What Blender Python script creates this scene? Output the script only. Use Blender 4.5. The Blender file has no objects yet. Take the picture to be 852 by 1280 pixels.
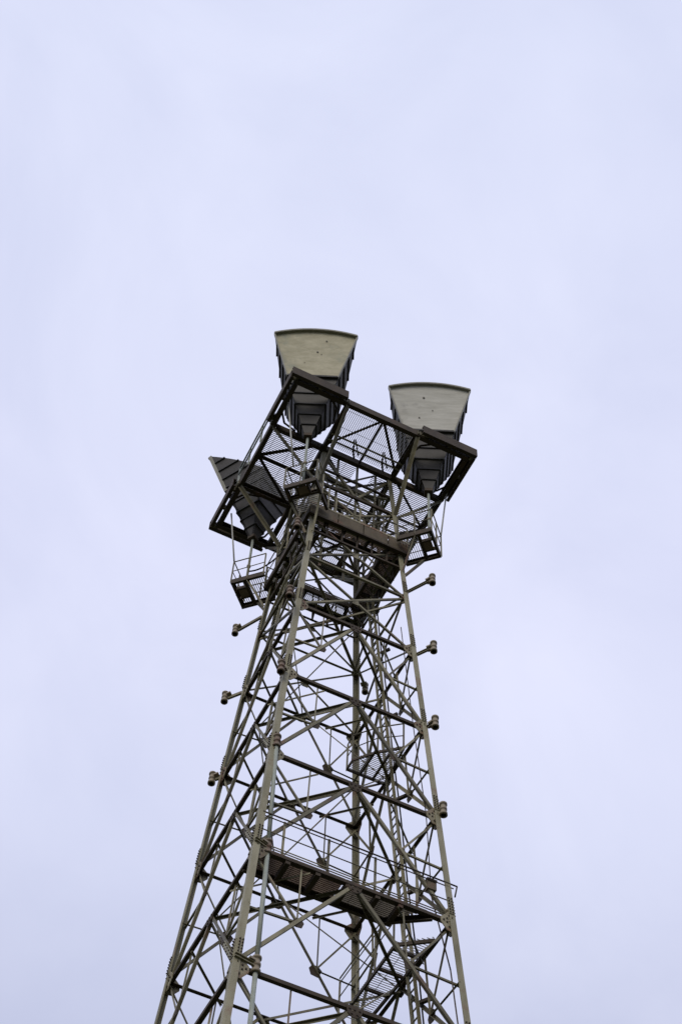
import bpy, math, random
from mathutils import Vector, Matrix
random.seed(7)
sc = bpy.context.scene
COL = sc.collection
R = math.radians

# ------------------------------------------------------------------ scale
# "tower units": u, v across the tower, h up; one unit is 1.5 m, h = 0 is 37.43 m above the ground
S, Z0 = 1.5, 37.43
def W(p): return Vector((p[0]*S, p[1]*S, p[2]*S + Z0))

# ------------------------------------------------------------------ camera
az, el, ro = 0.39834, 1.01343, 0.0700
fw = Vector((math.cos(el)*math.sin(az), math.cos(el)*math.cos(az), math.sin(el)))
r0 = Vector((math.cos(az), -math.sin(az), 0)); u0 = r0.cross(fw)
rt = math.cos(ro)*r0 + math.sin(ro)*u0; up = -math.sin(ro)*r0 + math.cos(ro)*u0
cd = bpy.data.cameras.new('camera'); cam = bpy.data.objects.new('camera', cd); COL.objects.link(cam)
m = Matrix((rt, up, -fw)).transposed().to_4x4(); m.translation = W((-6.614, -15.804, -23.854))
cam.matrix_world = m
cd.sensor_fit = 'VERTICAL'; cd.sensor_height = 36; cd.sensor_width = 24; cd.lens = 56.25
cd.clip_start = 0.1; cd.clip_end = 20000
sc.camera = cam
sc.cycles.pixel_filter_type = 'BLACKMAN_HARRIS'; sc.cycles.filter_width = 1.5   # a slightly soft lens

# ------------------------------------------------------------------ overcast sky and soft sun
SUN_EL, SUN_ROT = R(34), R(222)
world = bpy.data.worlds.new('World'); sc.world = world; world.use_nodes = True
nt = world.node_tree; nt.nodes.clear()
def N(t, **k):
    n = nt.nodes.new(t)
    for a, b in k.items(): setattr(n, a, b)
    return n
out = N('ShaderNodeOutputWorld'); bg = N('ShaderNodeBackground'); bg.inputs['Strength'].default_value = 0.1
sky = N('ShaderNodeTexSky', sky_type='NISHITA', sun_disc=False, sun_elevation=SUN_EL, sun_rotation=SUN_ROT)
tc = N('ShaderNodeTexCoord'); mp = N('ShaderNodeMapping'); mp.inputs['Scale'].default_value = (1, 1, 1.0)
nz = N('ShaderNodeTexNoise'); nz.inputs['Scale'].default_value = 4.6; nz.inputs['Detail'].default_value = 7; nz.inputs['Roughness'].default_value = 0.52
nz.inputs['Distortion'].default_value = 0.5
ramp = N('ShaderNodeValToRGB')                           # paler and darker patches of cloud
ramp.color_ramp.elements[0].position = 0.30; ramp.color_ramp.elements[0].color = (0.91, 0.91, 0.925, 1)
ramp.color_ramp.elements[1].position = 0.70; ramp.color_ramp.elements[1].color = (1.08, 1.06, 1.03, 1)
sx = N('ShaderNodeSeparateXYZ')
deck = N('ShaderNodeValToRGB')                           # overcast: duller towards the horizon
ce = deck.color_ramp.elements
ce[0].position = 0.0; ce[0].color = (4.13, 4.45, 5.94, 1); ce[1].position = 1.0; ce[1].color = (7.10, 7.63, 9.86, 1)
for p_, c_ in ((0.62, (5.99, 6.41, 8.48)), (0.72, (7.10, 7.53, 9.75)), (0.82, (7.84, 8.18, 10.44)), (0.90, (7.63, 8.06, 10.28))):
    e_ = ce.new(p_); e_.color = (*c_, 1)
mul = N('ShaderNodeMixRGB', blend_type='MULTIPLY'); mul.inputs['Fac'].default_value = 1
mix = N('ShaderNodeMixRGB'); mix.inputs['Fac'].default_value = 0.95
L = nt.links.new
L(tc.outputs['Generated'], mp.inputs['Vector']); L(mp.outputs['Vector'], nz.inputs['Vector'])
L(nz.outputs['Fac'], ramp.inputs['Fac']); L(tc.outputs['Generated'], sx.inputs['Vector']); L(sx.outputs['Z'], deck.inputs['Fac'])
L(deck.outputs['Color'], mul.inputs['Color1']); L(ramp.outputs['Color'], mul.inputs['Color2'])
L(sky.outputs['Color'], mix.inputs['Color1']); L(mul.outputs['Color'], mix.inputs['Color2'])
L(mix.outputs['Color'], bg.inputs['Color']); L(bg.outputs['Background'], out.inputs['Surface'])
sd = bpy.data.lights.new('sun', 'SUN'); sd.energy = 1.3; sd.angle = R(30); sd.color = (1.0, 0.93, 0.80)
so = bpy.data.objects.new('sun', sd); COL.objects.link(so)
sdir = Vector((math.cos(SUN_EL)*math.sin(SUN_ROT), math.cos(SUN_EL)*math.cos(SUN_ROT), math.sin(SUN_EL)))
so.rotation_euler = sdir.to_track_quat('Z', 'Y').to_euler(); so.location = (-60, -60, 90)
vs = sc.view_settings; vs.view_transform = 'Standard'; vs.look = 'None'; vs.exposure = 0; vs.gamma = 1; vs.use_curve_mapping = False

# ------------------------------------------------------------------ materials
def material(name, stops, scale=3.0, rough=0.7, metal=0.0, rust=None, rust_amt=0.55, streak=1.0, bump=0.0, bscale=40, vary=0.0):
    m = bpy.data.materials.new(name); m.use_nodes = True
    t = m.node_tree; b = t.nodes['Principled BSDF']; l = t.links.new
    co = t.nodes.new('ShaderNodeTexCoord'); ma = t.nodes.new('ShaderNodeMapping'); ma.inputs['Scale'].default_value = (1, 1, streak)
    l(co.outputs['Object'], ma.inputs['Vector'])
    n1 = t.nodes.new('ShaderNodeTexNoise'); n1.inputs['Scale'].default_value = scale; n1.inputs['Detail'].default_value = 6; n1.inputs['Roughness'].default_value = 0.65
    l(ma.outputs['Vector'], n1.inputs['Vector'])
    r = t.nodes.new('ShaderNodeValToRGB'); r.color_ramp.elements[0].position = 0.3; r.color_ramp.elements[1].position = 0.7
    r.color_ramp.elements[0].color = (*stops[0], 1); r.color_ramp.elements[1].color = (*stops[-1], 1)
    l(n1.outputs['Fac'], r.inputs['Fac']); c = r.outputs['Color']
    if rust:
        n2 = t.nodes.new('ShaderNodeTexNoise'); n2.inputs['Scale'].default_value = scale*0.45; n2.inputs['Detail'].default_value = 8; n2.inputs['Roughness'].default_value = 0.7
        l(co.outputs['Object'], n2.inputs['Vector'])
        rr = t.nodes.new('ShaderNodeValToRGB'); rr.color_ramp.elements[0].position = rust_amt; rr.color_ramp.elements[1].position = rust_amt+0.12
        l(n2.outputs['Fac'], rr.inputs['Fac'])
        mx = t.nodes.new('ShaderNodeMixRGB'); mx.inputs['Color2'].default_value = (*rust, 1)
        l(rr.outputs['Color'], mx.inputs['Fac']); l(c, mx.inputs['Color1']); c = mx.outputs['Color']
    if vary:                                             # no two pieces weathered alike
        oi = t.nodes.new('ShaderNodeObjectInfo'); mr = t.nodes.new('ShaderNodeMapRange')
        mr.inputs['To Min'].default_value = 1-vary; mr.inputs['To Max'].default_value = 1+vary
        l(oi.outputs['Random'], mr.inputs['Value'])
        vm = t.nodes.new('ShaderNodeVectorMath'); vm.operation = 'SCALE'
        l(c, vm.inputs[0]); l(mr.outputs['Result'], vm.inputs['Scale']); c = vm.outputs['Vector']
    l(c, b.inputs['Base Color'])
    b.inputs['Roughness'].default_value = rough; b.inputs['Metallic'].default_value = metal
    if bump:
        n3 = t.nodes.new('ShaderNodeTexNoise'); n3.inputs['Scale'].default_value = bscale; n3.inputs['Detail'].default_value = 4
        l(co.outputs['Object'], n3.inputs['Vector'])
        bp = t.nodes.new('ShaderNodeBump'); bp.inputs['Strength'].default_value = bump; bp.inputs['Distance'].default_value = 0.02
        l(n3.outputs['Fac'], bp.inputs['Height']); l(bp.outputs['Normal'], b.inputs['Normal'])
    return m
STEEL = material('weathered_steel', [(0.095, 0.082, 0.042), (0.265, 0.24, 0.15)], 2.2, 0.62, 0.0, (0.15, 0.07, 0.04), 0.57, 0.35, 0.25, vary=0.4)
LEGM = material('leg_steel', [(0.175, 0.158, 0.088), (0.37, 0.342, 0.23)], 2.0, 0.6, 0.0, (0.19, 0.095, 0.06), 0.565, 0.3, 0.25, vary=0.12)
PLATE = material('joint_plate', [(0.15, 0.13, 0.075), (0.31, 0.28, 0.19)], 4.0, 0.7, 0.0, (0.16, 0.075, 0.045), 0.50, 1.0, 0.25, vary=0.25)
BROWN = material('rusty_channel', [(0.032, 0.021, 0.011), (0.068, 0.047, 0.026)], 3.0, 0.75, 0.0, (0.12, 0.055, 0.03), 0.58, 0.6, 0.3)
BOLT = material('bolt_steel', [(0.03, 0.02, 0.013), (0.06, 0.043, 0.028)], 20, 0.8)
PLANK = material('rust_brown_fascia', [(0.070, 0.054, 0.031), (0.15, 0.12, 0.076)], 3.5, 0.8, 0.0, (0.15, 0.075, 0.045), 0.56, 0.5, 0.3)
GRATE = material('galvanised_grating', [(0.20, 0.195, 0.185), (0.32, 0.31, 0.295)], 3.0, 0.6, 0.0)
RUSTG = material('rusted_grating', [(0.13, 0.082, 0.055), (0.24, 0.175, 0.125)], 3.0, 0.8, 0.0)
RUSTED2 = material('dull_grating', [(0.15, 0.125, 0.09), (0.24, 0.21, 0.165)], 3.0, 0.8, 0.0)
PIPE = material('grey_green_pipe', [(0.24, 0.27, 0.23), (0.36, 0.38, 0.32)], 4.0, 0.5, 0.0, (0.22, 0.14, 0.10), 0.66)
LIGHTP = material('pale_pipe', [(0.34, 0.335, 0.29), (0.46, 0.45, 0.40)], 4.0, 0.45, 0.0)
COLLAR = material('collar_metal', [(0.20, 0.16, 0.105), (0.34, 0.29, 0.21)], 8.0, 0.6, 0.0, (0.20, 0.09, 0.06), 0.58)
RUSTC = material('rusty_collar', [(0.12, 0.085, 0.06), (0.25, 0.195, 0.145)], 9.0, 0.75, 0.0, (0.13, 0.062, 0.04), 0.52)
INNER = material('bore_shade_and_cable', [(0.012, 0.011, 0.01), (0.02, 0.018, 0.016)], 6.0, 0.9)  # near-black: shade inside the collars put into the colour; also dark cables
HORN = material('horn_body_paint', [(0.038, 0.033, 0.027), (0.066, 0.059, 0.048)], 2.0, 0.6, 0.0, None, 0.6, 1.0, 0.15, 12)
RIBM = material('horn_rib_paint', [(0.016, 0.0145, 0.012), (0.03, 0.027, 0.022)], 3.0, 0.65)
RIM = material('horn_rim', [(0.26, 0.25, 0.20), (0.36, 0.35, 0.29)], 3.0, 0.6)
COVERS = [material('cover_cream', [(0.36, 0.328, 0.20), (0.55, 0.505, 0.345)], 2.2, 0.6, 0.0, (0.30, 0.305, 0.215), 0.55, 2.4, 0.7, 1.6),
          material('cover_grey', [(0.41, 0.398, 0.335), (0.60, 0.585, 0.515)], 1.3, 0.6, 0.0, (0.31, 0.30, 0.26), 0.57, 5.5, 0.7, 1.6)]
SPOT = material('cover_patch', [(0.10, 0.09, 0.075), (0.16, 0.15, 0.12)], 8.0, 0.7)
GRASS = material('meadow_ground', [(0.02, 0.028, 0.011), (0.05, 0.055, 0.022)], 0.4, 0.95, 0.0, (0.10, 0.085, 0.055), 0.62)

# ------------------------------------------------------------------ mesh builder (tower units)
V3 = lambda *a: Vector(a[0] if len(a) == 1 else a)
def frame(p, q, ref):
    d = (q-p).normalized(); x = ref - d*ref.dot(d)
    if x.length < 1e-6: x = V3(1, 0, 0) - d*d.x
    x.normalize(); return d, x, d.cross(x)
class MB:
    def __init__(s): s.v = []; s.f = []; s.smooth = set(); s.dark = set()
    def prof(s, p, q, poly, x, y):                       # extrude a 2-D outline from p to q
        p, q = V3(p), V3(q); b = len(s.v); n = len(poly)
        for e in (p, q): s.v += [e + x*a + y*c for a, c in poly]
        for i in range(n): s.f.append((b+i, b+(i+1) % n, b+n+(i+1) % n, b+n+i))
        s.f.append(tuple(b+i for i in reversed(range(n)))); s.f.append(tuple(b+n+i for i in range(n)))
        return s
    def bar(s, p, q, a, c, ref=V3(0, 0, 1)):             # a along ref, c across
        p, q = V3(p), V3(q); d, x, y = frame(p, q, V3(ref))
        return s.prof(p, q, [(-a/2, -c/2), (a/2, -c/2), (a/2, c/2), (-a/2, c/2)], x, y)
    def angle(s, p, q, a, c, t, x, y):                   # L section, heel on the line p-q, flanges along x and y
        p, q = V3(p), V3(q); d = (q-p).normalized(); x = V3(x); x = (x-d*x.dot(d)).normalized(); y = V3(y); y = (y-d*y.dot(d)-x*y.dot(x)).normalized()
        return s.prof(p, q, [(0, 0), (a, 0), (a, t), (t, t), (t, c), (0, c)], x, y)
    def channel(s, p, q, dep, fl, t, x, y):              # C section: web along x (depth dep, centred), flanges along y
        p, q = V3(p), V3(q); d = (q-p).normalized(); x = V3(x); x = (x-d*x.dot(d)).normalized(); y = V3(y); y = (y-d*y.dot(d)-x*y.dot(x)).normalized()
        h = dep/2
        return s.prof(p, q, [(-h, 0), (h, 0), (h, fl), (h-t, fl), (h-t, t), (-h+t, t), (-h+t, fl), (-h, fl)], x, y)
    def tube(s, p, q, r, n=10):
        p, q = V3(p), V3(q); d, x, y = frame(p, q, V3(0, 0, 1) if abs((q-p).normalized().z) < .9 else V3(1, 0, 0))
        b0 = len(s.f)
        s.prof(p, q, [(r*math.cos(2*math.pi*i/n), r*math.sin(2*math.pi*i/n)) for i in range(n)], x, y)
        s.smooth.update(range(b0, b0+n)); return s
    def bolt(s, p, q, r):
        b0 = len(s.f); s.tube(p, q, r, 6); s.dark.update(range(b0, len(s.f))); return s
    def path(s, pts, r, n=8):
        for a, b in zip(pts, pts[1:]): s.tube(a, b, r, n)
        return s
    def plate(s, c, x, y, poly, t):                      # flat plate of thickness t along x cross y
        x, y = V3(x).normalized(), V3(y).normalized(); z = x.cross(y)
        return s.prof(V3(c), V3(c)+z*t, poly, x, y)
    def box(s, lo, hi):
        return s.prof((lo[0], lo[1], lo[2]), (lo[0], lo[1], hi[2]), [(0, 0), (hi[0]-lo[0], 0), (hi[0]-lo[0], hi[1]-lo[1]), (0, hi[1]-lo[1])], V3(1, 0, 0), V3(0, 1, 0))
    def lathe(s, c, prof, n=16):                         # (r, z) outline turned about the upright axis through c
        b = len(s.v); k = len(prof)
        for i in range(n):
            a = 2*math.pi*i/n
            s.v += [V3(c)+V3(r*math.cos(a), r*math.sin(a), z) for r, z in prof]
        for i in range(n):
            for j in range(k-1):
                s.smooth.add(len(s.f)); s.f.append((b+i*k+j, b+((i+1) % n)*k+j, b+((i+1) % n)*k+j+1, b+i*k+j+1))
        return s
    def quad(s, *p):
        b = len(s.v); s.v += [V3(q) for q in p]; s.f.append(tuple(range(b, b+len(p)))); return s
    def build(s, name, mat, parent=None, local=False):
        o0 = parent_world(parent)
        me = bpy.data.meshes.new(name)
        me.from_pydata([tuple(q*S) if local else tuple(W(q)-o0) for q in s.v], [], s.f)
        me.validate()
        if s.smooth and len(me.polygons) == len(s.f):
            for i in s.smooth: me.polygons[i].use_smooth = True
        me.materials.append(mat)
        if s.dark and len(me.polygons) == len(s.f):
            me.materials.append(BOLT)
            for i in s.dark: me.polygons[i].material_index = 1
        import bmesh as _b
        bm = _b.new(); bm.from_mesh(me); _b.ops.recalc_face_normals(bm, faces=bm.faces); bm.to_mesh(me); bm.free()
        o = bpy.data.objects.new(name, me); COL.objects.link(o)
        if parent is not None: o.parent = parent
        return o
def parent_world(p):
    q = V3(0, 0, 0)
    while p is not None: q = q + Vector(p.location); p = p.parent
    return q
def thing(name, label, cat, at, group=None):
    o = bpy.data.objects.new(name, None); o.location = W(at); o.empty_display_size = 0.3; COL.objects.link(o)
    return tag(o, label, cat, group)
def tag(o, label, cat, group=None):
    o['label'] = label; o['category'] = cat
    if group: o['group'] = group
    return o

# ------------------------------------------------------------------ ground
g = MB(); n = 48; rad = [0, 8, 20, 60, 200, 800, 6000]
gz = -Z0/S
for i, a in enumerate(rad[1:]):
    for j in range(n):
        t0, t1 = 2*math.pi*j/n, 2*math.pi*(j+1)/n; b = rad[i]
        P = lambda r, t: (r*math.cos(t), r*math.sin(t), gz)
        g.quad(P(b, t0), P(a, t0), P(a, t1), P(b, t1)) if b else g.quad(P(0, 0), P(a, t0), P(a, t1))
go = g.build('ground', GRASS); go['kind'] = 'structure'

# ------------------------------------------------------------------ lattice tower
TAP = 0.0606
def w(h): return 1.04 - TAP*h
LEGS = {1: (-1, -1), 2: (-1, 1), 3: (1, -1), 4: (1, 1)}
def leg(k, h): a = LEGS[k]; return V3(a[0]*w(h), a[1]*w(h), h)
FACES = [(1, 3), (3, 4), (4, 2), (2, 1)]
NOUT = [V3(0, -1, 0), V3(1, 0, 0), V3(0, 1, 0), V3(-1, 0, 0)]
LEV = [gz, -21.8, -18.7, -15.7, -12.7, -10.34, -8.12, -5.96, -3.82, -1.70, 0.0, 1.50, 2.95, 4.33]
TOWER = thing('lattice_tower', 'tall weathered steel lattice tower tapering upward to a square antenna platform', 'tower', (0, 0, gz))
TN = {'strut': 'horizontal_strut', 'diag': 'diagonal_brace', 'red': 'secondary_brace', 'plan': 'plan_brace'}
def member(kind, p, q, face, a, c, t, inset, mat=STEEL, trim=0.0, flip=1):
    n = NOUT[face]; d = (q-p).normalized(); inset += random.uniform(0, .006)
    p2, q2 = p + d*trim - n*inset, q - d*trim - n*inset
    x = n.cross(d); x = x if x.z*flip >= 0 else -x
    MB().angle(p2, q2, a, c, t, x, -n).build(TN[kind], mat, TOWER)
for k in (1, 2, 3, 4):                                    # legs: big angles with bolted splice plates
    sx, sy = LEGS[k]; b = MB()
    b.angle(leg(k, gz), leg(k, 4.4), 0.094, 0.094, .016, V3(-sx, 0, 0), V3(0, -sy, 0))
    for h in LEV[4:11]:
        for dx, dy in ((V3(-sx, 0, 0), V3(0, sy, 0)), (V3(0, -sy, 0), V3(sx, 0, 0))):
            z1, z2 = h+.14, h+.46
            c0 = leg(k, z1) + dx*.02 + dy*.001; c1 = leg(k, z2) + dx*.02 + dy*.001
            d = (c1-c0).normalized(); b.prof(c0, c1, [(0, 0), (.074, 0), (.074, .010), (0, .010)], dx, dy)
            for i in range(6):
                for j in (.016, .058):
                    e = c0 + (c1-c0)*((i+.5)/6) + dx*j + dy*.012
                    b.bolt(e, e+dy*.014, .012)
    b.build('leg', LEGM, TOWER)
def gusset(c, face, poly, thick=.014, bolts=(), inset=.021):
    n = NOUT[face]; x = V3(0, 0, 1).cross(n); y = V3(0, 0, 1)
    b = MB(); cc = V3(c) - n*(inset+thick)
    b.prof(cc, cc+n*thick, poly, x, y)
    for bx, by in bolts:
        e = cc + x*bx + y*by + n*thick; b.bolt(e, e+n*.014, .014)
        e = cc + x*bx + y*by; b.bolt(e, e-n*.014, .014)
    return b
for fi, (a, b) in enumerate(FACES):
    n = NOUT[fi]
    for i, h in enumerate(LEV):
        if i == 0: continue
        A, B = leg(a, h), leg(b, h); mid = (A+B)/2
        heavy = i <= 9
        if i < 13:
            member('strut', A, B, fi, .058 if heavy else .08 if i == 12 else .045, .062 if heavy else .045, .010, .036, BROWN if heavy or i == 12 else STEEL, .03)
        if i <= 9:                                        # K panel below this level
            hl = LEV[i-1]
            for k in (a, b):
                lo = leg(k, hl); upn = leg(k, h)
                vis = i >= 4
                member('diag', mid, lo, fi, .050, .050, .009, .050, STEEL, .04)
                if vis:
                    D = mid*.52 + lo*.48; Mn = leg(k, (h+hl)/2)
                    member('red', D, Mn, fi, .030, .030, .006, .066, STEEL)
                    member('red', D, upn, fi, .030, .030, .006, .074, STEEL, .05)
                    if i >= 6 or fi in (0, 3):
                        gusset(D, fi, [(q[0]*(1.25 if fi in (1, 2) else .9), q[1]*(1.25 if fi in (1, 2) else .9)) for q in ((-.085, .03), (-.03, .085), (.05, .085), (.09, .02), (.06, -.07), (-.04, -.085))], .010, [], .062).build('gusset_plate', BROWN, TOWER)
                    Q = mid*.5 + upn*.5
                    MB().angle(D-n*.084, Q-n*.084, .024, .024, .005, n.cross((Q-D).normalized()), -n).build('strut_hanger', STEEL, TOWER)
                    if fi == 3 and k == 1:            # bolted cover plate on the short brace of the left face
                        e0, e1 = mid*.42+lo*.58, mid*.1+lo*.9; d = (e1-e0).normalized(); y = n.cross(d)
                        b_ = MB().prof(e0-n*.040, e1-n*.040, [(-.045, 0), (.035, 0), (.035, .010), (-.045, .010)], y, n)
                        for q in range(6):
                            for r_ in (-.03, .02): c_ = e0+(e1-e0)*((q+.5)/6)+y*r_-n*.03; b_.bolt(c_, c_+n*.012, .011)
                        b_.build('cover_plate', LEGM, TOWER)
            if i >= 5:
                gusset(mid, fi, [(-.12, .035), (.12, .035), (.09, -.07), (.035, -.12), (-.035, -.12), (-.09, -.07)], .012, [(-.07, 0), (0, 0), (.07, 0), (-.04, -.07), (.04, -.07)], .0355).build('gusset_plate', BROWN, TOWER)
        elif i <= 12:                                     # crossed panels near the top
            lo_a, lo_b = leg(a, LEV[i-1]), leg(b, LEV[i-1])
            member('diag', lo_a, B, fi, .038, .038, .008, .050, STEEL, .04)
            member('diag', lo_b, A, fi, .038, .038, .008, .070, STEEL, .04)
            c = (lo_a+lo_b+A+B)/4
            gusset(c, fi, [(-.06, .06), (.06, .06), (.06, -.06), (-.06, -.06)], .012, [], .0585).build('gusset_plate', STEEL, TOWER)
        else:
            m0 = (leg(a, LEV[12])+leg(b, LEV[12]))/2
            member('diag', m0, A, fi, .05, .05, .009, .050, STEEL, .03)
            member('diag', m0, B, fi, .05, .05, .009, .062, STEEL, .03)
        if 5 <= i <= 12:                                  # joint plates on the legs
            sc_ = .84 if i <= 9 else .5
            for k, sg in ((a, 1), (b, -1)):
                c = leg(k, h)
                xw = V3(0, 0, 1).cross(n); s = 1 if xw.dot(leg(b, h)-leg(a, h))*sg > 0 else -1
                P = [(s*q[0]*sc_, q[1]*sc_) for q in ((.01, .17), (.13, .20), (.27, .06), (.27, -.05), (.15, -.2), (.03, -.22))]
                gusset(c, fi, P, .014, [(s*q[0]*sc_, q[1]*sc_) for q in ((.06, .12), (.06, .0), (.06, -.12), (.16, .05), (.16, -.03), (.22, .0), (.12, .12), (.12, -.12))], .0205).build('gusset_plate', PLATE, TOWER)
for fi, (a, b) in enumerate(FACES):                        # close framing just under the platform
    member('strut', leg(a, 3.62), leg(b, 3.62), fi, .045, .045, .009, .04, BROWN, .03)
    member('diag', leg(a, 2.95), leg(b, 3.62), fi, .035, .035, .008, .08, STEEL, .04)
    member('diag', leg(b, 2.95), leg(a, 3.62), fi, .035, .035, .008, .095, STEEL, .04)
for x, y in ((-.42, -.74), (.0, -.76), (.42, -.74), (.72, .3), (.72, -.35), (-.72, -.35), (-.3, .1), (.25, .2)):
    MB().angle((x, y, 1.62), (x, y, 4.3), .04, .04, .009, V3(1, 0, 0), V3(0, 1, 0)).build('hanger_post', STEEL, TOWER)
for z in (2.25, 3.3):                                       # inner frame of light rails and ties below the platform
    for p_, q_ in (((-.42, -.74), (.42, -.74)), ((.72, -.35), (.72, .3)), ((-.72, -.35), (-.3, .1)), ((-.3, .1), (.25, .2)), ((.25, .2), (.72, .3)), ((-.72, -.35), (-.42, -.74)), ((.42, -.74), (.72, -.35))):
        MB().angle((*p_, z), (*q_, z), .028, .028, .006, V3(0, 0, -1), V3(q_[1]-p_[1], p_[0]-q_[0], 0)).build('inner_tie', STEEL, TOWER)
for p_, q_ in (((-.42, -.72, 1.7), (0, -.74, 3.2)), ((.42, -.72, 1.7), (0, -.74, 3.2)), ((-.7, -.33, 1.7), (-.3, .1, 3.2)), ((.72, -.33, 1.7), (.25, .2, 3.2)),
               ((.7, .28, 1.7), (.25, .2, 4.2)), ((-.42, -.72, 3.3), (.42, -.72, 4.3)), ((.7, -.33, 3.3), (.72, .3, 4.3)), ((-.7, -.3, 3.3), (.25, .2, 4.3))):
    MB().angle(p_, q_, .028, .028, .006, V3(0, 0, 1), V3(.6, .8, 0)).build('inner_tie', STEEL, TOWER)
# plan bracing: a diamond between the middles of the four struts
for i in range(5, 10):
    h = LEV[i] - .02; q = w(h) - .06
    P = [V3(0, -q, h), V3(q, 0, h), V3(0, q, h), V3(-q, 0, h)]
    for j in range(4):
        MB().angle(P[j], P[(j+1) % 4], .042, .042, .008, V3(0, 0, -1), V3(P[j]+P[(j+1) % 4]).normalized()).build('plan_brace', STEEL, TOWER)
for i in range(6, 10):                                     # corner ties across each leg, and a cross tie
    h = LEV[i] - .05; q = w(h) - .05
    for sx, sy in LEGS.values():
        MB().angle((sx*q, sy*q*.45, h), (sx*q*.45, sy*q, h), .03, .03, .006, V3(0, 0, -1), V3(-sx, -sy, 0)).build('corner_tie', STEEL, TOWER)
for i in range(5, 10):                                     # light sway rods from the strut middles up to the level above
    h0, h1 = LEV[i], LEV[i+1]; q0, q1 = w(h0)-.12, w(h1)-.14
    for j, (x, y) in enumerate(((0, -1), (1, 0), (0, 1), (-1, 0))):
        x2, y2 = ((1, 0), (0, 1), (-1, 0), (0, -1))[j]
        if (i+j) % 2:
            MB().tube((x*q0, y*q0, h0), (x2*q1, y2*q1, h1), .011, 6).build('sway_rod', STEEL, TOWER)
for i in (10, 12):
    h = LEV[i] - .03; q = w(h) - .05
    for j, (p_, q_) in enumerate((((-q, -q), (q, q)), ((-q, q), (q, -q)))):
        hh = h - .06*j
        MB().angle(V3(*p_, hh), V3(*q_, hh), .05, .05, .01, V3(0, 0, -1), V3(1, 0, 0)).build('plan_brace', STEEL, TOWER)

# ------------------------------------------------------------------ grating helper
def inside(poly, x, y):
    c = False
    for (x1, y1), (x2, y2) in zip(poly, poly[1:]+poly[:1]):
        if (y1 > y) != (y2 > y) and x < (x2-x1)*(y-y1)/(y2-y1)+x1: c = not c
    return c
def clip(poly, o, d):                                     # stretch of the line o + t d inside the polygon
    ts = []
    for (x1, y1), (x2, y2) in zip(poly, poly[1:]+poly[:1]):
        ex, ey = x2-x1, y2-y1; den = d[0]*ey - d[1]*ex
        if abs(den) < 1e-9: continue
        t = ((x1-o[0])*ey - (y1-o[1])*ex)/den; s = ((x1-o[0])*d[1] - (y1-o[1])*d[0])/den
        if 0 <= s < 1: ts.append(t)
    ts.sort(); return list(zip(ts[::2], ts[1::2]))
def grating(poly, h, d, pitch=.041, tb=.0105, dep=.016, cross=.4):
    b = MB(); d = Vector(d).normalized(); e = Vector((-d.y, d.x))
    ss = [Vector(q).dot(e) for q in poly]; tt = [Vector(q).dot(d) for q in poly]
    s = min(ss) + pitch/2
    while s < max(ss):
        for t0, t1 in clip(poly, e*s, d):
            p, q = e*s+d*t0, e*s+d*t1
            b.bar((p.x, p.y, h), (q.x, q.y, h), dep, tb)
        s += pitch
    t = min(tt) + cross/2
    while t < max(tt):
        for s0, s1 in clip(poly, d*t, e):
            p, q = d*t+e*s0, d*t+e*s1
            b.bar((p.x, p.y, h+.008), (q.x, q.y, h+.008), .008, .006)
        t += cross
    return b
def rect(x0, x1, y0, y1): return [(x0, y0), (x1, y0), (x1, y1), (x0, y1)]
def rail(pts, h, top=.68, mids=(.36,), step=.5, r=.012, post=.024, name='handrail', parent=None, mat=STEEL):
    for z in (top,)+tuple(mids):
        o = MB().path([V3(x+random.uniform(-.008, .008), y+random.uniform(-.008, .008), h+z+random.uniform(-.015, .01)) for x, y in pts], r if z == top else r*.75).build('top_rail' if z == top else 'mid_rail', mat, parent)
    done = set()
    for (x0, y0), (x1, y1) in zip(pts, pts[1:]):
        l = math.hypot(x1-x0, y1-y0); k = max(1, round(l/step))
        for i in range(k+1):
            q = (round(x0+(x1-x0)*i/k, 4), round(y0+(y1-y0)*i/k, 4))
            if q in done: continue
            done.add(q); MB().angle((q[0]-.01, q[1]-.01, h-.06), (q[0]-.01, q[1]-.01, h+top-.018), post, post, .008, V3(1, 0, 0), V3(0, 1, 0)).build('rail_post', mat, parent)
    return o

# ------------------------------------------------------------------ antenna platform
H = 4.45; PO, PI = 1.95, .82
PLAT = thing('antenna_platform', 'square steel platform with grating floors and open corner bays carrying the horns', 'platform', (0, 0, H))
X, Y, Z = V3(1, 0, 0), V3(0, 1, 0), V3(0, 0, 1)
for s in (-1, 1):
    MB().channel((-PO, s*PO, H), (PO, s*PO, H), .19, .09, .014, Z, Y*-s).build('outer_beam', BROWN, PLAT)
    MB().channel((s*PO-s*.003, -PO+.1, H-.002), (s*PO-s*.003, PO-.1, H-.002), .185, .09, .014, Z, X*-s).build('outer_beam', BROWN, PLAT)
    MB().channel((-PO+.1, s*PI, H-.06), (PO-.1, s*PI, H-.06), .17, .085, .014, Z, Y*-s).build('inner_beam', BROWN, PLAT)
    MB().channel((s*PI, -PO+.1, H-.063), (s*PI, PO-.1, H-.063), .16, .085, .014, Z, X*-s).build('inner_beam', BROWN, PLAT)
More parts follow.
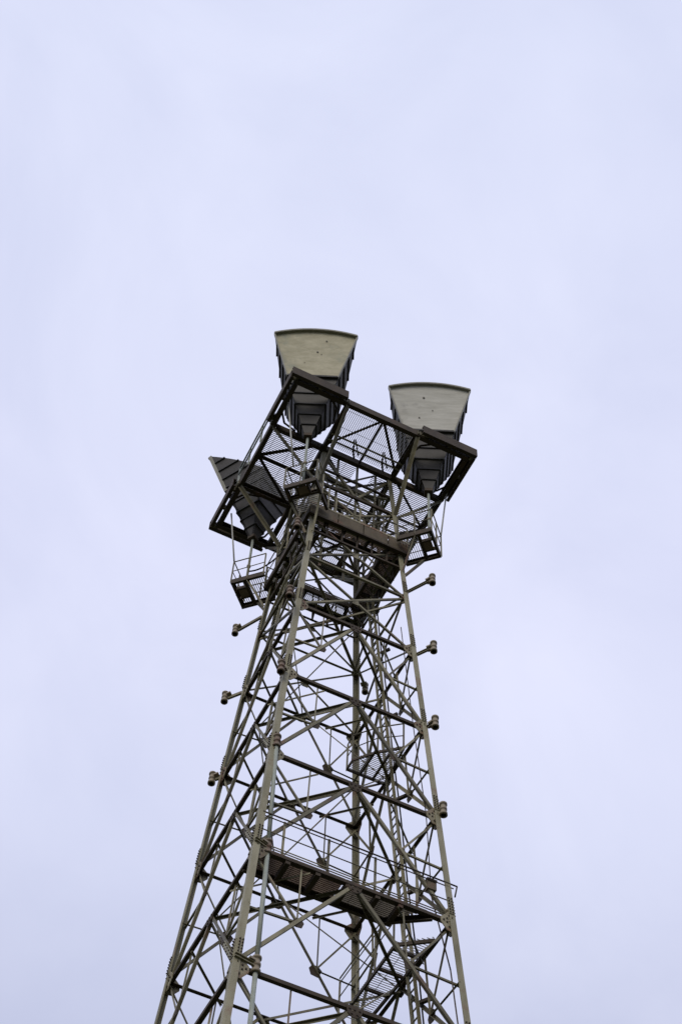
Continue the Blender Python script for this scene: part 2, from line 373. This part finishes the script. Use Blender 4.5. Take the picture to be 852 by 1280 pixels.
for sx in (-1, 1):                                        # heavy outer channels round each horn bay
    for sy in (-1, 1):
        if (sx, sy) == (1, 1): continue
        e = 2.07
        MB().channel((sx*(PI+.02), sy*e, H+.04), (sx*e, sy*e, H+.04), .27, .07, .016, Z, Y*sy*-1).build('horn_bay_beam', BROWN, PLAT)
        MB().channel((sx*e, sy*(e-.09), H+.037), (sx*e, sy*(PI+.02), H+.037), .265, .07, .016, Z, X*sx*-1).build('horn_bay_beam', BROWN, PLAT)
        for q in (.95, 1.45, 1.95):                       # spacers tie them to the platform
            MB().box((min(sx*q, sx*q+.05), min(sy*(PO+.004), sy*(e-.075)), H-.07), (max(sx*q, sx*q+.05), max(sy*(PO+.004), sy*(e-.075)), H+.07)).build('spacer', STEEL, PLAT)
            MB().box((min(sx*(PO+.004), sx*(e-.075)), min(sy*q, sy*q+.05), H-.07), (max(sx*(PO+.004), sx*(e-.075)), max(sy*q, sy*q+.05), H+.07)).build('spacer', STEEL, PLAT)
        q = .02                                           # short curved stays at the bay corners
        for c0, c1, c2 in (((PO-.06, PI+.35), (PO-.22, PI+.12), (PO-.5, PI+.05)), ((PI+.35, PO-.06), (PI+.12, PO-.22), (PI+.05, PO-.5))):
            MB().path([V3(sx*c[0], sy*c[1], H-.05) for c in (c0, c1, c2)], .022).build('corner_stay', BROWN, PLAT)
def rot(q, k):                                            # turn a plan point by k quarter turns
    x, y = q
    for _ in range(k): x, y = -y, x
    return (x, y)
for k in range(4):                                        # four grated middle bays with V bracing under them
    poly = [rot(q, k) for q in rect(-PI+.02, PI-.02, -PO+.02, -PI-.02)]
    grating(poly, H+.045, rot((0, 1), k)).build('grating', GRATE, PLAT)
    a = rot((0, -PO+.05), k)
    for j, (tx, ty) in enumerate(((-PI+.02, -PI-.05), (0, -PI), (PI-.02, -PI-.05))):
        b = rot((tx, ty), k); z = H-.03-.012*j
        MB().angle((*a, z), (*b, z), .055, .05, .01, V3(0, 0, -1), V3(*rot((1, 0), k), 0)).build('under_brace', BROWN, PLAT)
    MB().plate((*a, H-.075), V3(*rot((1, 0), k), 0), V3(*rot((0, 1), k), 0), [(-.14, -.04), (.14, -.04), (.12, .06), (-.12, .06)], .012).build('gusset_plate', BROWN, PLAT)
cpoly = rect(-PI+.03, PI-.03, -.2, PI-.03)
grating(cpoly, H+.02, (1, 0)).build('grating', GRATE, PLAT)
grating(rect(-PI+.03, .05, -PI+.03, -.22), H+.02, (1, 0)).build('grating', GRATE, PLAT)
grating(rect(.42, PI-.03, -PI+.03, -.22), H+.02, (1, 0)).build('grating', GRATE, PLAT)
for y in (-.21, .28):
    MB().channel((-PI+.02, y, H-.07), (PI-.02, y, H-.07), .12, .06, .012, Z, Y).build('joist', BROWN, PLAT)
for a, b in (((-PI, -PI), (0, -.21)), ((PI, -PI), (0, -.21)), ((-PI, PI), (0, .28)), ((PI, PI), (0, .28))):
    MB().angle((a[0]*.97, a[1]*.97, H-.16), (*b, H-.16), .05, .05, .01, V3(0, 0, -1), X).build('under_brace', BROWN, PLAT)
for sx, sy in LEGS.values():                              # knee braces down to the legs
    k = [q for q in LEGS if LEGS[q] == (sx, sy)][0]; lo = leg(k, 2.9)
    MB().angle(lo, (sx*PI, sy*(PO-.05), H-.1), .075, .06, .01, X*-sx, Y*sy).build('knee_brace', STEEL, PLAT)
    MB().angle(lo+V3(0, 0, -.03), (sx*(PO-.05), sy*PI, H-.1), .075, .06, .01, Y*-sy, X*sx).build('knee_brace', STEEL, PLAT)
for sx in (-1, 1):                                        # pale splice plates where the bay beams start
    for sy in (-1, 1):
        for j in (0, 1):
            c = V3(sx*(PI+.06), sy*(PO+.012), H-.07) if j else V3(sx*(PO+.012), sy*(PI+.06), H-.07)
            ax = X if j else Y
            b = MB().prof(c-ax*.12, c+ax*.12, [(-.0, -.006), (.14, -.006), (.14, .006), (0, .006)], Z, Z.cross(ax))
            for q in (-.09, -.03, .03, .09):
                for z in (.03, .11):
                    e = c+ax*q+Z*z; nn = (Y*sy if j else X*sx); b.bolt(e, e+nn*.02, .012)
            b.build('splice_plate', STEEL, PLAT)
for j, y in enumerate((-1.22, -1.08)):                    # pipes slung under the front bay with hooks
    MB().tube((-.8, y, H-.16), (.8, y, H-.16), .02).build('pipe', STEEL, PLAT)
for x in (-.3, .35):
    b = MB(); b.tube((x, -1.22, H-.02), (x, -1.22, H-.3), .016); b.path([V3(x, -1.22, H-.3), V3(x+.03, -1.14, H-.35), V3(x+.12, -1.0, H-.35)], .02)
    b.tube((x+.02, -1.25, H-.03), (x+.2, -1.02, H-.2), .014); b.build('pipe_hanger', BROWN, PLAT)
for dx, dz in ((-.03, .35), (-.03, .62)):
    MB().tube((-PO+dx, -.82, H+dz), (-PO+dx, .82, H+dz), .018).build('handrail', PIPE, PLAT)
for y in (-.82, -.3, .3, .82):
    MB().angle((-PO-.03, y, H+.0), (-PO-.03, y, H+.66), .035, .035, .008, X, Y).build('rail_post', PIPE, PLAT)

# ------------------------------------------------------------------ horn antennas
KS = .278; KF, PF, ZF, ZB = .262, 1.255, .26, 1.85
def zt(tau, sig):                                         # height over the apex where the pyramid meets the reflector
    a = 1 + KS*KS*sig*sig; b = -4*PF*KF*tau; c = -4*PF*PF
    return (-b + math.sqrt(b*b-4*a*c))/(2*a)
def horn(at, h0, ang, label, cover, spots):
    f = V3(math.sin(ang), -math.cos(ang), 0); s = V3(math.cos(ang), math.sin(ang), 0); o = V3(at[0], at[1], h0)
    P = lambda z, tau, sig, n=0, m=0: o + V3(0, 0, z) + f*(KF*z*tau + n) + s*(KS*z*sig + m)
    T = thing('horn_antenna', label, 'antenna', (at[0], at[1], h0+ZF), 'horn antennas standing in the platform corners')
    b = MB(); G = 14
    tau = [-1+2*i/G for i in range(G+1)]
    for sg in (-1, 1):                                    # side walls up to the curved reflector
        for t0, t1 in zip(tau, tau[1:]):
            b.quad(P(ZF, t0, sg), P(ZF, t1, sg), P(zt(t1, sg), t1, sg), P(zt(t0, sg), t0, sg))
    for s0, s1 in zip(tau, tau[1:]):
        b.quad(P(ZF, 1, s0), P(ZF, 1, s1), P(ZB, 1, s1), P(ZB, 1, s0))
        b.quad(P(ZF, -1, s0), P(ZF, -1, s1), P(zt(-1, s1), -1, s1), P(zt(-1, s0), -1, s0))
        for t0, t1 in zip(tau, tau[1:]):
            b.smooth.add(len(b.f)); b.quad(P(zt(t0, s0), t0, s0), P(zt(t1, s0), t1, s0), P(zt(t1, s1), t1, s1), P(zt(t0, s1), t0, s1))
    b.build('horn_body', HORN, T)
    c = MB(); Q = 20                                      # weather cover over the opening
    for i in range(Q):
        for j in range(Q):
            q = []
            for a_, b_ in ((i, j), (i+1, j), (i+1, j+1), (i, j+1)):
                sg = -.985+1.97*a_/Q; z = ZB+.03 + (zt(1, sg)-.02-ZB-.03)*b_/Q
                bulge = .02*(1-sg*sg)*math.sin(math.pi*b_/Q)
                q.append(P(z, 1, sg, .012-bulge))
            c.smooth.add(len(c.f)); c.quad(*q)
    co = c.build('aperture_cover', cover, T)
    for sg, fr, rr in spots:
        z = ZB+.03 + (zt(1, sg)-.05-ZB)*fr; e = P(z, 1, sg, .018-.02*(1-sg*sg)*math.sin(math.pi*fr)); nn = (f-V3(0, 0, KF)).normalized()
        MB().tube(e-nn*.01, e+nn*.008, rr, 8).build('patch', SPOT, co)
    r = MB(); nn = (f - V3(0, 0, KF)).normalized()        # hooded rim round the opening
    for s0, s1 in zip(tau, tau[1:]):
        e0, e1 = P(zt(1, s0), 1, s0), P(zt(1, s1), 1, s1)
        r.prof(e0, e1, [(-.02, -.026), (.075, -.026), (.075, .010), (-.02, .010)], nn, (nn.cross(e1-e0)).normalized()*(1 if nn.cross(e1-e0).z > 0 else -1))
    for sg in (-1, 1):
        e0, e1 = P(ZB, 1, sg), P(zt(1, sg), 1, sg)
        r.prof(e0, e1, [(-.02, -.012), (.055, -.012), (.055, .012), (-.02, .012)], nn, s)
    r.build('rim', RIM, T)
    MB().bar(P(ZB+.01, 1, -1, .012), P(ZB+.01, 1, 1, .012), .06, .07).build('sill', RIBM, T)
    for z in (.52, .8, 1.09, 1.40, 1.66):                 # stiffening rings
        b = MB(); d, t = .022, .038
        for (t0, s0), (t1, s1), nx in (((1, -1), (1, 1), f), ((-1, -1), (-1, 1), -f), ((-1, 1), (1, 1), s), ((-1, -1), (1, -1), -s)):
            p, q = P(z, t0, s0), P(z, t1, s1); e = (q-p).normalized()
            ex = 0
            b.prof(p-e*ex, q+e*ex, [(-.01, -t/2), (d, -t/2), (d, t/2), (-.01, t/2)], nx, V3(0, 0, 1))
        b.build('rib', RIBM, T)
    for z in (1.93, 2.22, 2.52, 2.82):                    # side ribs beside the cover, ended by the reflector
        for sg in (-1, 1):
            lo = max(-1.0, ((1+KS*KS)*z*z/(4*PF) - PF)/(KF*z)) if (1+KS*KS)*z*z > 4*PF*(PF-KF*z) else -1.0
            p, q = P(z, lo, sg), P(z, .97, sg)
            MB().prof(p, q, [(-.01, -.018), (.026, -.018), (.026, .018), (-.01, .018)], s*sg, V3(0, 0, 1)).build('rib', RIBM, T)
    for sg in (-1, 1):                                    # corner angles of the pyramid
        for tt in (-1, 1):
            MB().angle(P(ZF, tt, sg), P(ZB if tt > 0 else zt(-1, 1), tt, sg), .05, .05, .01, f*-tt, s*-sg).build('corner_angle', RIBM, T)
    MB().bar(P(.2, 0, 0), P(.29, 0, 0), .16, .16, f).build('flange', BROWN, T)
    return T
horn((-1.34, -1.34), 3.25, R(-24.5), 'horn antenna with the yellowest cream cover, standing highest in the near platform corner', COVERS[0],
     [(.28, .80, .018), (.08, .55, .02), (.2, .5, .010), (-.3, .3, .008)])
horn((1.34, -1.31), 3.25, R(-24.5), 'horn antenna with a paler grey cover in the right hand platform corner', COVERS[1],
     [(-.15, .72, .024), (.1, .45, .013), (-.33, .28, .017)])
horn((-1.31, 1.31), 3.25, R(210-0), 'dark horn antenna turned away in the left platform corner, its ribbed side showing', COVERS[1], [])

# waveguide stubs from horn to balcony
for (x, y), lab in (((-1.34, -1.34), 'round pale waveguide pipe dropping from the horn with the cream cover'),
                    ((1.34, -1.31), 'round pale waveguide pipe dropping from the horn with the grey cover'),
                    ((-1.31, 1.31), 'round pale waveguide pipe dropping from the dark horn turned away')):
    T = thing('waveguide_pipe', lab, 'waveguide', (x, y, 1.63), 'round waveguides below the horns')
    MB().tube((x, y, 1.63), (x, y, 3.46), .026, 14).build('tube', PIPE, T)
    MB().lathe((x, y, 2.45), [(.026, 0), (.04, 0), (.04, .05), (.026, .05)]).build('coupling', COLLAR, T)

# ------------------------------------------------------------------ gallery round the tower below the platform
GH, GO, GI = 1.6, 1.03, .62
GAL = thing('gallery_walkway', 'square gallery walkway ringing the tower top below the horns, with rust brown fascia', 'walkway', (0, 0, GH))
for k in range(4):
    poly = [rot(q, k) for q in ((-GO+.03, -GO+.03), (GO-.03, -GO+.03), (GI, -GI), (-GI, -GI))]
    grating(poly, GH+.03, (1, 0) if k < 2 else rot((0, 1), k), .034, .018 if k == 1 else .010, .03).build('grating', RUSTG if k in (0, 1) else GRATE, GAL)
    a, b = rot((-GO, -GO), k), rot((GO, -GO), k); yv = V3(*rot((0, 1), k), 0)
    if k: MB().channel((*a, GH-.04), (*b, GH-.04), .17, .06, .012, Z, yv).build('edge_channel', BROWN, GAL)
    a, b = rot((-GI, -GI+.002), k), rot((GI, -GI+.002), k)
    MB().channel((*a, GH-.06), (*b, GH-.06), .14, .06, .012, Z, -yv).build('inner_channel', BROWN, GAL)
    for x in (-.7, -.25, .25, .7):
        a, b = rot((x, -GO+.015), k), rot((max(-.6, min(.6, x)), -GI-.062), k)
        MB().channel((*a, GH-.05), (*b, GH-.05), .1, .05, .01, Z, V3(*rot((1, 0), k), 0)).build('cross_joist', BROWN, GAL)
    rail([rot((-GO+.02, -GO-.0), k), rot((GO-.02, -GO), k)], GH, parent=GAL)
for k in range(4):                                        # triangular brackets under the decks
    for x in (-.62, -.31, 0, .31, .62):
        a = rot((x, -GO+.08), k); b = rot((x, -w(1.0)+.05), k); c = rot((x, -GI-.03), k); t = V3(*rot((1, 0), k), 0)
        MB().angle((*b, 1.0), (*a, GH-.11), .03, .03, .007, t, Z).build('bracket', BROWN, GAL)
        MB().angle((*b, 1.0), (*c, GH-.13), .03, .03, .007, t, Z).build('bracket', BROWN, GAL)
    a, b = rot((-.9, -w(1.0)+.04), k), rot((.9, -w(1.0)+.04), k)
    MB().angle((*a, 1.0), (*b, 1.0), .045, .045, .009, Z, V3(*rot((0, 1), k), 0)).build('bracket_rail', BROWN, GAL)
fx = [-GO, -.45, .08, .6, GO]                             # board fascia in four lengths along the front
for x0, x1 in zip(fx, fx[1:]):
    MB().box((x0+.012, -GO-.03, GH-.20), (x1-.012, -GO-.002, GH+.10)).build('fascia_board', PLANK, GAL)
MB().angle((-GO-.01, -GO-.035, GH+.10), (GO+.01, -GO-.035, GH+.10), .05, .07, .01, V3(0, 0, 1), Y).build('kerb_angle', PLATE, GAL)
MB().angle((-GO-.01, -GO-.034, GH-.21), (GO+.01, -GO-.034, GH-.21), .04, .09, .01, V3(0, 0, -1), Y).build('kerb_angle', BROWN, GAL)

# ------------------------------------------------------------------ balconies jutting from the gallery corners
def balcony(sx, sy, label):
    r = V3(sx, sy, 0).normalized(); t = V3(-r.y, r.x, 0)
    T = thing('corner_balcony', label, 'balcony', (r.x*1.7, r.y*1.7, GH), 'balconies jutting out below the horns')
    Q = lambda a, b, z=0: V3(0, 0, GH+z) + r*a + t*b
    I, O, B = 1.33, 2.02, .32
    for sg in (-1, 1):
        MB().channel(Q(I, sg*B, -.03), Q(O, sg*B, -.03), .13, .05, .011, Z, t*-sg).build('side_channel', BROWN, T)
    MB().channel(Q(O-.003, -B, -.032), Q(O-.003, B, -.032), .125, .05, .011, Z, -r).build('end_channel', BROWN, T)
    MB().channel(Q(1.72, -B+.012, -.034), Q(1.72, B-.012, -.034), .1, .05, .011, Z, r).build('cross_joist', BROWN, T)
    for b0 in (-.1, .12):
        MB().bar(Q(1.735, b0, -.03), Q(O-.016, b0, -.03), .09, .03).build('trimmer', BROWN, T)
    P2 = lambda a, b: tuple((r*a + t*b)[:2])
    grating([P2(I, -B+.015), P2(1.71, -B+.015), P2(1.71, B-.015), P2(I, B-.015)], GH+.035, tuple(t[:2])).build('grating', GRATE, T)
    grating([P2(1.78, -B+.015), P2(O-.02, -B+.015), P2(O-.02, -.12), P2(1.78, -.12)], GH+.035, tuple(t[:2])).build('grating', GRATE, T)
    MB().plate(Q(1.86, .0, -.07), r, t, [(-.1, -.1), (.08, -.1), (.08, .1), (-.1, .1)], .02).build('pipe_plate', RUSTG, T)
    rail([P2(I+.02, -B), P2(O, -B), P2(O, B), P2(I+.02, B)], GH, .66, (.34,), .32, parent=T)
    k = [q for q in LEGS if LEGS[q] == (sx, sy)][0]
    for sg in (-1, 1):
        MB().angle(leg(k, .82)+t*sg*.05, Q(1.70, sg*(B-.05), -.09), .045, .045, .009, t*sg, V3(0, 0, 1)).build('knee_brace', STEEL, T)
    return T
balcony(1, -1, 'small railed balcony below the horn with the grey cover, at the right of the gallery')
balcony(-1, 1, 'small railed balcony below the dark horn, hanging out at the left of the gallery')
balcony(-1, -1, 'small rusty railed balcony seen end on below the horn with the cream cover')
# thin stay rods between balcony rails and platform
for p, q, lab in (((-1.66, 1.19, 2.26), (-1.80, 1.50, 4.36), 'thin stay rod hanging from the left platform corner to the balcony rail'),
                  ((1.66, -1.19, 2.26), (1.93, -1.0, 4.36), 'thin stay rod hanging from the right platform corner to the balcony rail'),
                  ((-1.55, -1.30, 2.26), (-1.86, -1.42, 4.36), 'thin stay rod hanging beside the horn with the cream cover')):
    o = MB().tube(p, q, .017, 8).build('stay_rod', LIGHTP); tag(o, lab, 'rod', 'stay rods between platform and balconies')

# ------------------------------------------------------------------ walkways lower down the tower
h = LEV[6]; wz = w(h)
FW = thing('front_walkway', 'long brown grating walkway along the front face low on the tower, with pipe rails', 'walkway', (0, -1.3, h))
yo, yi = -wz+.03, -1.06
poly = [(-wz+.06, yo), (1.12, yo), (.80, -1.2), (.62, yi), (-wz+.06, yi)]
hh = h + .06
grating(poly[:1]+[(-.15, yo), (-.15, yi), (-wz+.06, yi)], hh, (1, 0), .034, .012, .03).build('grating', RUSTG, FW)
grating([(-.13, yo), (1.12, yo), (.80, -1.2), (.62, yi), (-.13, yi)], hh, (1, 0), .034, .011, .03).build('grating', RUSTED2, FW)
MB().channel((-wz+.05, yo, hh-.03), (wz-.08, yo, hh-.03), .055, .05, .009, Z, Y).build('edge_channel', BROWN, FW)
MB().channel((-wz+.05, yi, hh-.07), (.62, yi, hh-.07), .1, .05, .011, Z, -Y).build('edge_channel', BROWN, FW)
MB().channel((.62, yi, hh-.072), (1.2, -1.46, hh-.072), .1, .05, .011, Z, -Y).build('edge_channel', BROWN, FW)
for x in (-1.0, -.55, -.1, .35, .7):
    MB().bar((x, yo+.012, hh-.07), (x, yi-.012, hh-.07), .09, .07).build('cross_joist', BROWN, FW)
MB().path([V3(-wz+.1, yo+.02, hh+.70), V3(wz+.06, yo+.02, hh+.70), V3(wz+.02, yo+.02, hh+.48)], .012).build('top_rail', BROWN, FW)
for z, x1 in ((.63, wz), (.36, wz-.1), (.10, wz-.1), (.055, wz-.1)):
    MB().tube((-wz+.12, yo+.02, hh+z), (x1, yo+.02, hh+z), .009).build('mid_rail', BROWN if z > .6 else STEEL, FW)
for x in (-1.1, -.42, .3, .95):
    MB().angle((x, yo+.04, hh-.02), (x, yo+.04, hh+.68), .032, .022, .006, X, Y).build('rail_post', STEEL, FW)

SW = thing('side_walkway', 'open grating walkway along the inside of the far right face, seen from underneath', 'walkway', (1.2, 0, h))
poly = [(.98, .95), (1.33, .95), (1.42, -1.12), (.98, -.78)]
grating(poly, hh-.02, (1, 0), .045, .006, .012).build('grating', GRATE, SW)
for p, q, y in (((.98, 1.0), (.98, -.78), X), ((1.335, 1.0), (1.42, -1.12), -X), ((.98, -.78), (1.42, -1.12), X)):
    MB().bar((*p, hh-.09), (*q, hh-.09), .06, .03).build('edge_channel', BROWN, SW)
for y in (-.7, -.25, .2, .65):
    MB().bar((1.0, y, hh-.085), (1.36, y, hh-.085), .05, .035).build('cross_joist', BROWN, SW)
rail([(.97, 1.0), (.97, -.75)], hh, .7, (.36, .62), .6, parent=SW)

hl = LEV[8]
LN = thing('rest_landing', 'small railed grating landing halfway up inside the tower beside the ladder', 'landing', (.9, -.3, hl))
poly = [(.5, .1), (1.19, .1), (1.12, -.75), (.78, -.46), (.5, -.12)]
grating(poly, hl+.03, (1, 0), .036, .0065, .014).build('grating', GRATE, LN)
for p, q in zip(poly, poly[1:]+poly[:1]):
    MB().bar((*p, hl-.02), (*q, hl-.02), .05, .025).build('edge_channel', BROWN, LN)
for x in (.74, .97):
    MB().bar((x, .08, hl-.025), (x, -.5, hl-.025), .05, .03).build('cross_joist', BROWN, LN)
rail([(1.12, -.72), (.78, -.46), (.5, -.1), (.5, .1)], hl, .62, (.32,), .5, parent=LN)

# ladder up the far right face, parallel to the right leg
LD = thing('ladder', 'narrow rung ladder running up inside the right face to the gallery', 'ladder', (1.4, -.4, -12.5))
def lp(h, off): q = w(h); return V3(q-.12, -q+off, h)
for off in (1.03, 1.20):
    MB().angle(lp(-12.5, off), lp(1.6, off), .04, .04, .01, X*-1, Y*(1 if off > 1.1 else -1)).build('stile', STEEL, LD)
z = -12.4
while z < 1.5:
    MB().tube(lp(z, 1.04), lp(z, 1.19), .012, 6).build('rung', STEEL, LD); z += .17
for off, mt_ in ((.98, INNER), (1.245, PIPE), (1.275, INNER)):
    MB().path([lp(q, off+.012*math.sin(q*2.1+off*9))+V3(.03, 0, 0) for q in [-12.5+.6*i for i in range(24)]], .014, 6).build('cable', mt_, LD)
for z in (-10.9, -8.8, -6.7, -4.6, -2.5, -.6):
    MB().bar(lp(z, 1.0)+V3(.02, 0, 0), lp(z, 1.0)+V3(.12, -.16, 0), .05, .05).build('standoff', BROWN, LD)

# ------------------------------------------------------------------ pipe on the near leg and the waveguide collars
PP = thing('riser_pipe', 'grey green riser pipe running up beside the near tower leg', 'pipe', (-1.36, -1.6, -13))
MB().path([V3(-1.36, -1.66, -13.5), V3(-1.345, -1.62, -10.2), V3(-1.30, -1.47, -8.0), V3(-1.31, -1.39, -5.75)], .032, 12).build('tube', PIPE, PP)
def collar(at, legk, label, arm=None, open_end=True):
    x, y, z = at
    T = thing('waveguide_collar', label, 'collar', at, 'collars on brackets up the tower legs')
    pr = [(.040, -.125), (.064, -.125), (.064, -.085), (.050, -.08), (.046, -.02), (.058, -.015), (.058, .025), (.046, .03), (.046, .09), (.062, .095), (.062, .125), (.040, .125)]
    MB().lathe(at, pr, 18).build('sleeve', RUSTC if legk == 1 and z > -9 else COLLAR, T)
    MB().lathe(at, [(.039, -.124), (.0385, .1), (0, .1)] if open_end else [(.039, -.124), (.0385, .124)], 18).build('bore_shade', INNER, T)  # added near-black surface standing in for the shade inside the hollow tube
    j = leg(legk, z + (arm if arm is not None else 0)); sx, sy = LEGS[legk]
    e = V3(x, y, z-.02); d = (e-j); L_ = d.length
    if L_ > .1:
        d.normalize(); q = e - d*.045
        MB().channel(j+d*.0, q, .06, .04, .009, Z, d.cross(Z)).build('bracket_arm', STEEL, T)
        MB().bar(q-d*.08+V3(0, 0, .05), q+V3(0, 0, .05), .03, .12).build('clamp', COLLAR, T)
    return T
def wg(h, k, dx=0, dy=0): a = LEGS[k]; return (a[0]*1.36+dx, a[1]*1.36+dy, h)
names = {3: 'right leg', 2: 'left leg', 1: 'near leg', 4: 'far leg'}
for hh_, k, arm, lab in (
    (.36, 3, -.22, 'collar on the longest pale bracket, highest on the right leg under the balcony'),
    (-1.70, 3, -.12, 'collar on a dark level bracket, second from the top down the right leg'),
    (-3.72, 3, -.1, 'collar on a short dark bracket at the middle of the right leg'),
    (-5.80, 3, 0, 'collar tight against the right leg just above the level of the lower walkway rails'),
    (-8.0, 3, 0, 'collar tucked against the right leg at the end of the brown walkway'),
    (.36, 2, .25, 'collar on the longest bracket of the left leg, just below the left balcony'),
    (-1.66, 2, .05, 'collar on a stubby bracket, second down the left leg'),
    (-3.80, 2, 0, 'collar close against the left leg, lowest one on that side'),
    (.28, 1, 0, 'rusty collar at the top of the near leg, just under the gallery'),
    (-1.86, 1, 0, 'rusty collar beside the near leg, one joint below the gallery'),
    (-3.92, 1, 0, 'dark rusty collar on the left side of the near leg, above the riser pipe'),
    (.22, 4, 0, 'small collar on the far leg, seen through the middle of the tower')):
    sx_, sy_ = LEGS[k]; off = {(3, -5.80): .07, (3, -8.0): .10}.get((k, hh_), 0)
    collar(wg(hh_, k, sx_*off, sy_*off), k, lab, arm)
for at, lab in (((-1.31, -1.39, -5.72), 'collar capping the upper end of the riser pipe on the near leg'),
                ((-1.30, -1.47, -8.0), 'rusty collar round the riser pipe at the brown walkway'),
                ((-1.345, -1.62, -10.2), 'pale collar round the riser pipe at the bottom of the near leg')):
    collar(at, 1, lab, 0, False)

# junction box and cable by the right leg
T = thing('junction_box', 'small rusty junction box with thin cables beside the right leg above the brown walkway', 'box', (1.18, -1.4, -7.5))
MB().box((1.13, -1.47, -7.58), (1.27, -1.38, -7.40)).build('case', PLANK, T)
MB().box((1.12, -1.478, -7.40), (1.28, -1.372, -7.385)).build('lid', BROWN, T)
MB().path([V3(1.2, -1.42, -7.385), V3(w(-5.9)-.2, -w(-5.9)+.08, -5.9), V3(w(-3.8)-.22, -w(-3.8)+.08, -3.8), V3(w(-1)-.2, -w(-1)+.08, -1.0)], .009, 6).build('cable', BROWN, T)
MB().path([V3(1.2, -1.42, -7.62), V3(w(-9)-.16, -w(-9)+.06, -9.0), V3(w(-12)-.16, -w(-12)+.06, -12)], .011, 6).build('cable', BROWN, T)

# cable tray climbing the left face beside the left leg
T = thing('cable_tray', 'pale ladder type cable tray climbing the left face up to the gallery', 'tray', (-1.1, .35, -1.9))
def tp(h, off): q = w(h); return V3(-q+.10, q-off, h)
for off in (.52, .74):
    MB().angle(tp(-1.8, off), tp(2.8, off), .05, .035, .009, X, Y*(-1 if off > .6 else 1)).build('stile', LEGM, T)
z = -1.7
while z < 2.75:
    MB().bar(tp(z, .53), tp(z, .73), .02, .03).build('rung', STEEL, T); z += .15
for k, off in enumerate((.57, .61, .655)):
    MB().path([tp(-1.8, off)+V3(.03, 0, 0), tp(1.2, off)+V3(.03, 0, 0), tp(2.8, off)+V3(.03, 0, 0), V3(-.7+.1*k, .1+.05*k, 4.2)], .016, 8).build('cable', INNER if k != 1 else PIPE, T)

# feed cables sagging from the horns' pipes to the tower and into the ladder run
for i, (a, b, sag, lab) in enumerate((((-1.34, -1.34, 2.3), (-.70, -.62, 2.9), .28, 'dark feed cable looping from the pipe under the cream horn to the tower'),
                                      ((1.34, -1.31, 2.3), (.74, -.5, 2.9), .30, 'dark feed cable looping from the pipe under the grey horn to the tower'),
                                      ((-1.31, 1.31, 2.3), (-.74, .6, 2.8), .26, 'dark feed cable looping from the pipe under the dark horn to the tower'))):
    a, b = V3(a), V3(b)
    o = MB().path([a+(b-a)*t - V3(0, 0, sag*4*t*(1-t)) for t in [q/12 for q in range(13)]] + [b-V3(0, 0, .6), V3(b.x*.9, b.y*.9, 1.65)], .016, 8).build('feed_cable', INNER)
    tag(o, lab, 'cable', 'feed cables below the horns')
